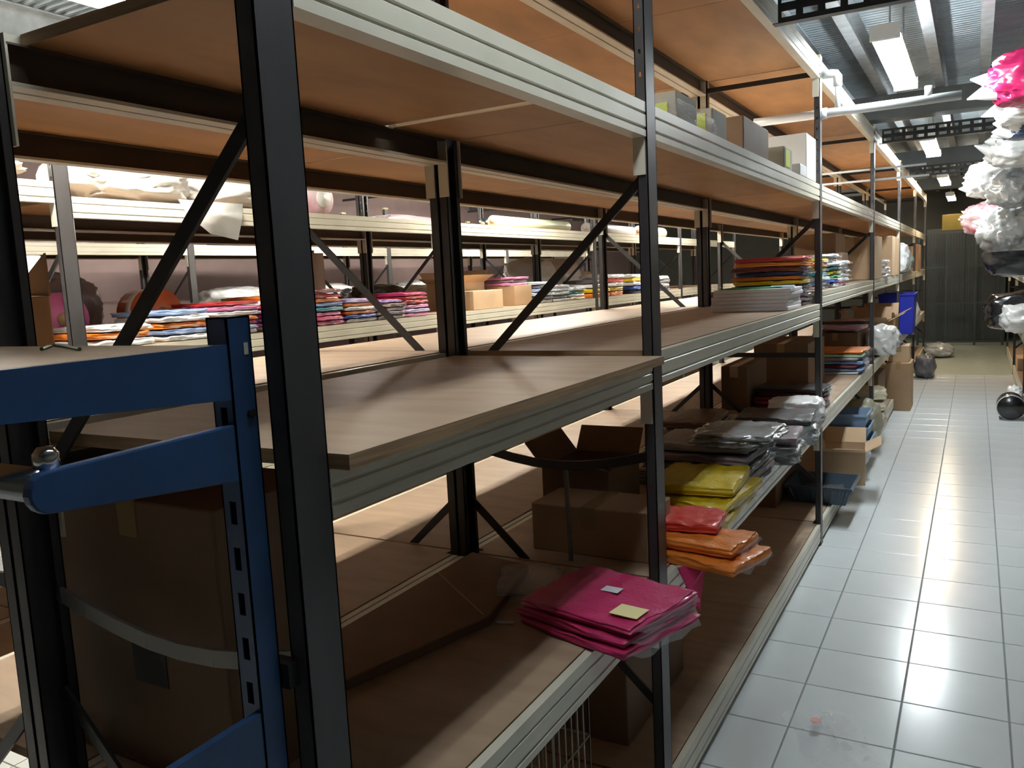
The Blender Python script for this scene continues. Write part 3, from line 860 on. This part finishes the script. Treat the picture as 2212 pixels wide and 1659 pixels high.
carton('dark carton leaning by the third back post on the low shelf', -1.2, -1.06, 4.42, 4.9, Z1, .24, CARDD)


def bin_(label, loc, w, d, h, m, taper=.82, ribs=True, name='plastic_basket', cat='basket', rz=0):
    t = thing(name, label, cat, loc, rz)
    th = .004
    b = MB()
    o4 = [(-1, -1), (1, -1), (1, 1), (-1, 1)]
    ring = lambda s, z, ins: [(x * (w / 2 * s - ins), y * (d / 2 * s - ins), z) for x, y in o4]
    b.add(ring(taper, 0, 0) + ring(1, h, 0) + ring(1, h, th) + ring(taper, th, th),
          [(3, 2, 1, 0), (0, 1, 5, 4), (1, 2, 6, 5), (2, 3, 7, 6), (3, 0, 4, 7), (4, 5, 9, 8), (5, 6, 10, 9), (6, 7, 11, 10), (7, 4, 8, 11), (9, 13, 12, 8), (10, 14, 13, 9), (11, 15, 14, 10), (8, 12, 15, 11), (12, 13, 14, 15)])
    obj('tub', b.mesh('tub', m), t)
    r = MB()
    for (x0, x1, y0, y1) in ((-w / 2 - .008, w / 2 + .008, -d / 2 - .008, -d / 2 + .002), (-w / 2 - .008, w / 2 + .008, d / 2 - .002, d / 2 + .008), (-w / 2 - .008, -w / 2 + .002, -d / 2, d / 2), (w / 2 - .002, w / 2 + .008, -d / 2, d / 2)):
        r.box(x0, x1, y0, y1, h - .012, h + .004)
    obj('rim', r.mesh('rim', m), t)
    if ribs:
        r = MB()
        for k in range(9):
            u = -1 + 2 * (k + .5) / 9
            for s in (-1, 1):
                r.bar((u * w / 2 * taper, s * d / 2 * taper, .01), (u * w / 2, s * d / 2, h - .01), .007, .006)
                r.bar((s * w / 2 * taper, u * d / 2 * taper, .01), (s * w / 2, u * d / 2, h - .01), .007, .006)
        tag(obj('ribs', r.mesh('ribs', m), t), kind='stuff')
    return t


bt = bin_('dark blue-grey plastic basket on the bottom shelf by the third post', (-.735, 4.80, Z0 + .001), .34, .34, .10, BASKET)
pack('charcoal cloth inside the dark blue-grey basket', 'charcoal', -.735, 4.80, Z0 + .008, .24, .24, .05, .2, None, 1, False, 1)
carton('open tan carton beside the dark basket jutting into the aisle', -.80, -.56, 5.12, 5.42, Z0 + .001, .20, CARDP, flaps=True, rz=.1)
carton('dark brown carton on the bottom shelf behind the basket', -1.18, -.93, 4.5, 5.2, Z0 + .001, .34, CARDD)
for k in range(3):
    bin_('pale blue basket, ' + ['lowest', 'middle', 'topmost'][k] + ' of the nested three on the bottom shelf', (-.735, 6.0, Z0 + .001 + k * .085), .28 - .02 * k, .34 - .02 * k, .13, LBASKET, .85, False)
bag('grey-green sack slumped at the row front past the tan carton', (-.70, 6.40, Z0 + .001), (.26, .42, .34), mat('sack', (.30, .28, .2), .6, coat=.1), 41)
bag('pale bag resting between tan carton and blue baskets', (-.68, 5.68, Z0 + .001), (.22, .26, .17), BAGG, 42)
for k in range(4):
    pack('cream bundle, ' + ['bottom', 'second', 'third', 'topmost'][k] + ' in the pile by the fourth post', 'cream', -.74, 6.98, Z0 + .001 + k * .085, .28, .34, .085, .06 * k, 'cream bundles by the fourth post', 1, False, k)
carton('tan carton on the floor beyond the fourth post', -.74, -.52, 8.6, 9.0, .001, .46, CARD)
carton('small tan carton on the tall floor carton', -.72, -.54, 8.66, 8.94, .462, .16, CARDP)
carton('brown carton on the bottom shelf beyond the cream bundles', -1.1, -.70, 7.5, 8.1, Z0 + .001, .36, CARDD)
bn = bin_('royal blue plastic bin sitting on the low shelf past the cartons', (-.72, 9.75, Z1 + .001), .34, .5, .42, BINB, .9, False, 'plastic_bin', 'bin')
bag('white bag with a teal strip beside the royal blue bin', (-.70, 10.5, Z1 + .001), (.3, .4, .34), BAGW, 43)
bag('dark sack on the floor by the far end of the row', (-.52, 11.2, .001), (.24, .4, .30), mat('dark_sack', (.10, .10, .11), .5, coat=.2), 44)
bag('grey bag on the floor before the wire gate', (-.45, 13.6, .001), (.4, .4, .22), BAGG, 45)

# wire basket and carton under the first bay
wb = thing('wire_basket', 'wire basket standing under the low shelf of the first bay', 'basket', (-.93, 1.42, Z0 + .001))
fr = MB()
for z in (.004, .12, .24, .36):
    for (p, q) in (((-.16, -.22), (.16, -.22)), ((.16, -.22), (.16, .22)), ((.16, .22), (-.16, .22)), ((-.16, .22), (-.16, -.22))):
        fr.tube([(*p, z), (*q, z)], .003, 6)
obj('wire_hoops', fr.mesh('wire_hoops', WIRE), wb)
wr = MB()
for k in range(15):
    y = -.22 + .44 * k / 14
    wr.tube([(.16, y, .004), (.16, y, .36)], .002, 5); wr.tube([(-.16, y, .004), (-.16, y, .36)], .002, 5)
for k in range(11):
    x = -.16 + .32 * k / 10
    wr.tube([(x, -.22, .004), (x, -.22, .36)], .002, 5); wr.tube([(x, .22, .004), (x, .22, .36)], .002, 5)
tag(obj('upright_wires', wr.mesh('upright_wires', WIRE), wb), kind='stuff')
carton('large dark carton on the bottom shelf near the second post', -1.19, -.82, 2.0, 2.5, Z0 + .001, .3, CARDD)

# crumpled clear plastic on the floor
fp = thing('plastic_wrapper', 'crumpled clear plastic wrapper with a pink sticker on the tiled floor', 'wrapper', atz(1800, 1610, .0) + Vector((0, 0, .001)), .5)
vs = []; n = 18
for i in range(n + 1):
    for j in range(n + 1):
        u, v = i / n - .5, j / n - .5
        hgt = abs(noise.noise(Vector((u * 7, v * 7, 3.1)))) * .09 + abs(noise.noise(Vector((u * 15, v * 15, 8.1)))) * .02
        vs.append((u * .20 + .02 * noise.noise(Vector((u * 4, v * 4, 9))), v * .34 + .03 * noise.noise(Vector((v * 4, u * 4, 5))), .002 + hgt * (1 - 1.2 * max(abs(u), abs(v)))))
fs = [(i * (n + 1) + j, (i + 1) * (n + 1) + j, (i + 1) * (n + 1) + j + 1, i * (n + 1) + j + 1) for i in range(n) for j in range(n)]
obj('film', MB().add(vs, fs).mesh('film', clear_mat('crackly_film', (1, 1, 1), .12), True), fp)
obj('sticker', MB().prism([(.016 * math.cos(t * .628), .016 * math.sin(t * .628)) for t in range(10)], .028, .0295).mesh('sticker', mat('pink_sticker', (.75, .30, .26), .5)), fp, (-.02, .09, 0))

# ------------------------------------------------------------------ row across the second aisle
zc3, zc2, zc1 = 1.8142, 1.237, .664
bag('big white plastic bag bundle tied at one end on the far row top shelf', (-3.12, 2.28, zc3), (.36, .62, .21), BAGW, 51, .05, .16, 2.2, .14, .8, .8, neck=(0.02, -.27, .07, .35))
bag('second white plastic bundle pressed against the big tied one', (-3.14, 2.83, zc3), (.36, .50, .18), BAGW, 52, .1, .14, 2.4, .14, .8, .8)
dr = MB()
gpts = [(-2.94, 2.40, 1.83), (-2.94, 2.75, 1.83), (-2.922, 2.42, 1.77), (-2.92, 2.72, 1.76), (-2.915, 2.53, 1.69), (-2.915, 2.68, 1.665)]
dr.add(gpts, [(0, 1, 3, 2), (2, 3, 5, 4)])
o = solid(obj('plastic_tail', dr.mesh('plastic_tail', BAGW, True)), .004)
tag(o, 'white plastic tail hanging over the cream beam below the bundles', 'plastic')
bag('mauve cloth bundle behind the white plastic bundles', (-3.43, 3.0, zc3), (.16, .4, .20), cloth('mauve'), 53, 0, .12, 2, .05)
bag('crumpled white film left of the grey post on the raised shelf', (-3.12, 1.62, 1.8645), (.34, .40, .10), BAGW, 54, 0, .2, 2.4, .2)
bag('pinkish white bag further along beside the crumpled film', (-3.2, 1.20, 1.8645), (.28, .3, .14), BAGW, 56, 0, .2, 2.4, .2)
ro = thing('fabric_roll', 'pink and white wrapped roll lying on the far row top shelf', 'roll', (-3.10, 3.36, zc3 + .085))
obj('roll_body', MB().tube([(.10, 0, 0), (-.32, 0, 0)], .084, 20).mesh('roll_body', mat('pink_white_wrap', (.80, .70, .72), .35, 0, 0, 9, col2=(.55, .22, .30), coat=.4), True), ro)
obj('roll_end', MB().tube([(.102, 0, 0), (.112, 0, 0)], .05, 16).mesh('roll_end', BAGW, True), ro)
# garments on its middle shelf
groups = [
    (2.10, ['white', 'orange', 'white'], .03), (2.40, ['white', 'light blue', 'orange', 'white', 'light blue'], .026), (2.68, ['white', 'light blue', 'red', 'orange', 'white', 'pink', 'red'], .022),
    (2.98, ['white', 'pink', 'purple', 'magenta', 'lilac', 'red', 'white', 'orange'], .021), (3.28, ['pink', 'magenta', 'pink', 'teal', 'light blue', 'orange', 'red', 'dark red'], .024),
    (3.56, ['white', 'blue', 'orange', 'white', 'orange', 'lilac'], .022), (3.82, ['grey', 'mauve', 'white', 'brown', 'purple'], .024), (4.08, ['pink', 'lilac', 'pink', 'red', 'red', 'magenta'], .025)]
names = ['low white pile by the grey post', 'blue and white pile beside the low one', 'mixed pile below the hanging plastic tail', 'purple and pink pile beside the yellow box', 'tall red-topped pile behind the first post',
         'blue-orange pile beside the red-topped one', 'dull purple-topped pile', 'pink and red pile before the back posts']
for (y, cols, h), nm in zip(groups, names):
    stack(nm, cols, -3.12, y, zc2 + .001, .34, .245, h, 'garment piles across the second aisle')
carton('small flat yellow box on the white stand between garment piles', -3.16, -2.98, 2.76, 2.90, 1.4435, .03, mat('amber_card', (.85, .42, .02), .5), tape=False) if False else None
carton('small closed tan carton across the second aisle', -3.16, -2.95, 4.72, 5.12, zc2, .13, CARDP)
carton('open tan carton behind the small closed one', -3.42, -3.18, 4.85, 5.25, zc2, .19, CARDP, flaps=True)
carton('brown carton before the grey garment piles', -3.3, -2.98, 5.35, 5.62, zc2, .15, CARD)
stack('pink striped pile on the brown carton', ['pink', 'mauve', 'pink'], -3.14, 5.485, zc2 + .1505, .28, .25, .022, 'pink pile on brown carton', flap=False)
for k, (y, cols) in enumerate(((5.8, ['pale grey', 'grey', 'pale grey', 'light blue', 'grey', 'pale grey']), (6.1, ['pale grey', 'grey', 'pale grey', 'pale grey', 'grey']), (6.42, ['cream', 'pale grey', 'teal', 'pale grey']))):
    stack(['grey pile beside the brown carton', 'middle grey pile of the three', 'cream-based pile before the third post row'][k], cols, -3.12, y, zc2 + .001, .34, .27, .027, 'grey garment piles across the second aisle')
for k, (y, cols) in enumerate(((6.95, ['orange', 'yellow', 'white', 'charcoal']), (7.3, ['orange', 'yellow', 'white', 'scarlet', 'white']), (7.9, ['navy', 'blue', 'white', 'yellow', 'white']), (8.3, ['blue', 'yellow', 'white', 'white']), (8.7, ['navy', 'white', 'grey', 'white']))):
    stack(['orange-based pile beyond the brown post', 'orange-based pile with a scarlet pack', 'navy-based pile with yellow', 'blue-based pile with yellow', 'navy-based pale pile'][k], cols, -3.12, y, zc2 + .001, .34, .32, .04, 'bright garment piles far across the second aisle')
# blue goods on its low shelf
for k, (y, m_, h_) in enumerate(((3.05, mat('blue_card', (.03, .07, .30), .4), .16), (3.5, mat('blue_card', (.03, .07, .30), .4), .12), (3.9, CARD, .2), (4.15, mat('blue_card', (.03, .07, .30), .4), .2))):
    carton(['blue box far across on the low shelf', 'flatter blue box beside the first blue one', 'tan box between blue boxes far across', 'blue box beside the tan one far across'][k], -3.30, -2.97, y, y + .24, zc1, h_, m_, tape=False)
o = obj('white_cup', MB().tube([(0, 0, 0), (0, 0, .05)], [.02, .026], 12).mesh('white_cup', BAGW, True), None, (-2.99, 3.80, zc1)); tag(o, 'small white cup before the tan box far across', 'cup')

# row behind: bulky bags
for k, (x, y, sx, sy, sz, m_, lab) in enumerate((
        (-3.80, 4.72, .40, .50, .22, BAGK, 'black plastic sack behind the red-topped pile'), (-3.82, 5.25, .40, .42, .20, BAGW, 'white clear bag beside the black sack'),
        (-3.84, 5.75, .42, .48, .26, mat('mint_plastic', (.45, .58, .48), .3, coat=.4), 'mint coloured clear bag behind the small cartons'), (-3.84, 6.25, .40, .40, .24, BAGG, 'grey bag behind the small cartons'),
        (-3.82, 7.17, .46, .60, .42, BAGW, 'bulging white pillow bag behind the grey piles'), (-3.82, 7.80, .46, .56, .42, BAGW, 'second bulging white pillow bag farther on'), (-3.82, 8.4, .44, .5, .26, BAGW, 'third white pillow bag beyond the brown post'))):
    bag(lab, (x, y, zc2 + .001), (sx, sy, sz), m_, 60 + k, 0, .12, 2.2, .10, .7, .7)
rl = thing('fabric_roll', 'tall cream roll standing upright behind the first post', 'roll', (-3.72, 4.02, zc2 + .001))
obj('roll_body', MB().tube([(0, 0, 0), (0, 0, .42)], .075, 20).mesh('roll_body', mat('cream_fabric', (.66, .58, .48), .7), True), rl)
obj('core', MB().tube([(0, 0, .42), (0, 0, .44)], .02, 12).mesh('core', CARD, True), rl)
bag('purple-grey film bag behind the grey post', (-3.80, 2.32, zc2 + .001), (.38, .44, .34), mat('purple_grey_plastic', (.22, .20, .23), .3, 0, .2, 6, .3, 16, coat=.5), 71, 0, .12, 2.2, .1)
for k, (y, c, lab) in enumerate(((2.08, 'pink', 'pink wrapped roll end poking past the grey post'), (2.56, 'orange', 'orange wrapped roll behind the grey post'))):
    r_ = thing('fabric_roll', lab, 'roll', (-3.42, y, zc2 + .1155))
    obj('roll_body', MB().tube([(.10, 0, 0), (-.08, 0, 0)], .113, 24).mesh('roll_body', mat(c + '_wrap', {'pink': (.55, .13, .30), 'orange': (.62, .13, .045)}[c], .4, coat=.4), True), r_)
    obj('white_band', MB().tube([(-.02, 0, 0), (.02, 0, 0)], .1145, 24).mesh('white_band', BAGW, True), r_)
    obj('core', MB().tube([(.099, 0, 0), (.103, 0, 0)], .03, 12).mesh('core', CARD, True), r_)
for k, (y, sy) in enumerate(((3.0, .9), (5.0, .8), (6.1, .8), (7.6, 1.0))):
    bag(['white bundle far back on the mauve wall row, before the post', 'white bundle behind the tall cream roll by the wall', 'pale bundle by the wall behind the cartons', 'pale bundle far along by the wall'][k], (-5.5, y, zc2 + .001), (.45, sy, .26), [BAGW, BAGG][k % 2], 80 + k)

# goods on the upper shelves farther back
def long_roll(label, x, y0, y1, z, r, m):
    t_ = thing('fabric_roll', label, 'roll', (x, (y0 + y1) / 2, z + r))
    L_ = (y1 - y0) / 2
    obj('roll_body', MB().tube([(0, -L_, 0), (0, L_, 0)], r, 18).mesh('roll_body', m, True), t_)
    obj('core', MB().tube([(0, -L_ - .02, 0), (0, L_ + .02, 0)], r * .35, 10).mesh('core', CARD, True), t_)


long_roll('long lime-tinted white roll on the top shelf across the second aisle', -3.08, 5.25, 6.5, zc3, .045, mat('lime_white_wrap', (.60, .66, .42), .4, coat=.3))
long_roll('long black roll lying beside the lime-tinted one', -3.19, 5.3, 6.6, zc3, .04, BAGK)
long_roll('long grey roll on the top shelf beyond the brown post', -3.1, 6.95, 8.1, zc3, .05, cloth('grey'))
long_roll('white roll lying far along the top shelf across the second aisle', -3.1, 8.3, 9.05, zc3, .06, BAGW)
for k, (x, y, sx, sy, sz, m_, lab) in enumerate((
        (-3.82, 5.1, .42, .8, .14, cloth('mauve'), 'flat mauve cloth heap on the upper shelf behind the long rolls'), (-3.82, 7.3, .44, .8, .2, BAGG, 'grey film heap on the upper shelf behind the grey roll'),
        (-3.82, 3.2, .42, .8, .16, cloth('grey'), 'grey cloth heap on the upper shelf behind the pink roll'), (-5.5, 3.2, .42, 1.0, .22, BAGW, 'white film heap on the upper shelf at the mauve wall'),
        (-5.5, 5.4, .42, 1.2, .22, cloth('charcoal'), 'charcoal cloth heap on the upper shelf at the mauve wall'), (-5.5, 8.0, .42, 1.2, .24, BAGW, 'far white film heap on the upper shelf at the mauve wall'))):
    bag(lab, (x, y, zc3), (sx, sy, sz), m_, 160 + k, 0, .14, 2.2, .12, .5, .7)

# carton on the back-to-back row near the first post, and a white box across the aisle behind it
cx = carton('narrow upright carton with one slanted flap beyond the blue stand', -1.84, -1.635, .925, 1.0, 1.2375, .20, CARD, tape=False)
solid(obj('flap', MB().add([(-.09, .035, .199), (.1025, .035, .199), (.1025, .035, .285), (.02, .035, .235)], [(0, 1, 2, 3)]).mesh('flap', CARD), cx), .004)
carton('bright white box across the second aisle beside the pink roll', -3.3, -2.97, 1.50, 1.80, zc2, .36, WHITEB, tape=False)

# ------------------------------------------------------------------ right side bags
PK = mat('hot_pink_plastic', (.42, .012, .09), .3, 0, .15, 6, .2, 18, coat=.5)
rb = [  # px, py centre, y distance, size, material, label
    (2200, 165, 5.2, (.30, .34, .30), PK, 'hot pink ball of cloth in clear film bulging over the aisle'),
    (2215, 235, 5.5, (.30, .36, .16), BAGW, 'white film bag under the hot pink ball'),
    (2222, 275, 5.7, (.30, .30, .12), mat('blue_cloth_bag', (.02, .06, .16), .4, coat=.4), 'dark blue bag among the white film bags'),
    (2200, 320, 6.2, (.34, .44, .22), BAGW, 'large white film bag below the dark blue one'),
    (2140, 385, 8.4, (.40, .60, .34), BAGW, 'loose white bag jutting farthest into the aisle'),
    (2190, 405, 7.4, (.34, .50, .30), BAGG, 'grey translucent bag beside the loose white one'),
    (2125, 470, 9.6, (.40, .50, .34), mat('pink_white_bag', (.75, .62, .62), .35, 0, 0, 7, col2=(.6, .10, .15), coat=.4), 'white bag with pink cloth hanging below the loose white bag'),
    (2170, 490, 8.0, (.36, .55, .40), BAGG, 'long grey translucent bag hanging lowest'),
]
for k, (px, py, y, s_, m_, lab) in enumerate(rb):
    p = aty(px, py, y)
    left = p.x - s_[0] / 2; sx_ = .405 - left
    t = bag(lab, (.405 - sx_ / 2, p.y, p.z - s_[2] / 2), (sx_, s_[1], s_[2]), m_, 100 + k, .06 * k, .14, 2.4, .22, .8, .8)
    for q in range(6):
        an = math.pi + random.uniform(-1.0, 1.0); zq = s_[2] * random.uniform(.25, .8)
        d_ = Vector((math.cos(an), math.sin(an), random.uniform(-.3, .5)))
        st = Vector((math.cos(an) * sx_ * .38, math.sin(an) * s_[1] * .38, zq))
        ln_ = random.uniform(.06, .13)
        obj('film_tail', MB().tube([st, st + d_ * ln_ * .5, st + d_ * ln_], [.05, .03, .004], 7, cap=False).mesh('film_tail', BAGW, True), t)
# white fringe of film along the first bags
for k, (px, py, y, lab) in enumerate(((2195, 590, 8.8, 'black cloth bundle on the right row middle shelf'), (2190, 660, 10.0, 'second black bundle below the first'))):
    p = aty(px, py, y)
    sx_ = .80 - (p.x - .27)
    bag(lab, (.80 - sx_ / 2, p.y, (1.2375, .6655)[k]), (sx_, .5, .42), BAGK, 120 + k, 0, .1, 2.2, .06, .6, .6)
for k, (px, py, y, s_, lab) in enumerate(((2150, 600, 10.5, (.14, .3, .34), 'thin white film strip hanging by the black bundle'), (2190, 700, 9.62, (.26, .4, .30), 'cream bag below the black bundles'), (2205, 760, 9.0, (.22, .4, .22), 'white bag near the floor at the right row'))):
    p = aty(px, py, y)
    xe_ = (.70, .80, .405)[k]
    sx_ = xe_ - (p.x - s_[0] / 2)
    bag(lab, (xe_ - sx_ / 2, p.y, (1.2375, .6655, .001)[k]), (sx_, s_[1], s_[2]), BAGW, 130 + k, 0, .16, 2.6, .2, .7, .6)
p = atz(2205, 905, 0)
wh = thing('black_roll', 'black round bundle wrapped in clear film on the tiled floor', 'roll', (.292, p.y, .112))
obj('roll_body', MB().tube([(0, -.10, 0), (0, -.08, 0), (0, .12, 0), (0, .14, 0)], [.095, .11, .11, .095], 24).mesh('roll_body', BAGK, True), wh)
obj('film_edge', MB().tube([(0, -.105, 0), (0, -.09, 0)], [.107, .114], 24, cap=False).mesh('film_edge', CLEAR2, True), wh)
carton('tan carton on the bottom shelf of the right row beyond the black bundle', .44, .66, 11.0, 11.4, .1145, .14, CARDP)

# ------------------------------------------------------------------ far end: wire gate, yellow board
gt = thing('wire_gate', 'dark wire mesh gate closing the far end of the aisle', 'gate', (-.22, 15.5, 0))
f_ = MB()
for x in (-.62, -.2, .22, .62): f_.box(x - .018, x + .018, -.018, .018, 0, 1.88)
for z in (.06, .7, 1.3, 1.86): f_.box(-.62, .62, -.012, .012, z - .015, z + .015)
obj('gate_frame', f_.mesh('gate_frame', GATE), gt)
for k in range(30):
    x = -.6 + 1.2 * k / 29
    obj('wire', MB().tube([(x, 0, .05), (x, 0, 1.86)], .004, 5).mesh('wire', GATE), gt)
o = bevel(obj('yellow_board', MB().box(-.75, .75, -.02, .02, 0, .26).mesh('yellow_board', YELLOW), None, (.25, 15.6, 1.90)), .004)
tag(o, 'wide yellow board mounted above the dark wire gate', 'board')
cn = thing('steel_cabinet', 'dark cabinet standing behind the wire gate', 'cabinet', (-.15, 16.4, .001))
bevel(obj('cabinet_body', MB().box(-.6, .6, -.3, .3, 0, 1.95).mesh('cabinet_body', mat('dark_cabinet', (.03, .035, .04), .5)), cn), .006)
for s in (-1, 1):
    obj('door', MB().box(s * .3 - .29, s * .3 + .29, -.312, -.301, .05, 1.9).mesh('door', mat('dark_cabinet_door', (.035, .042, .045), .45)), cn)
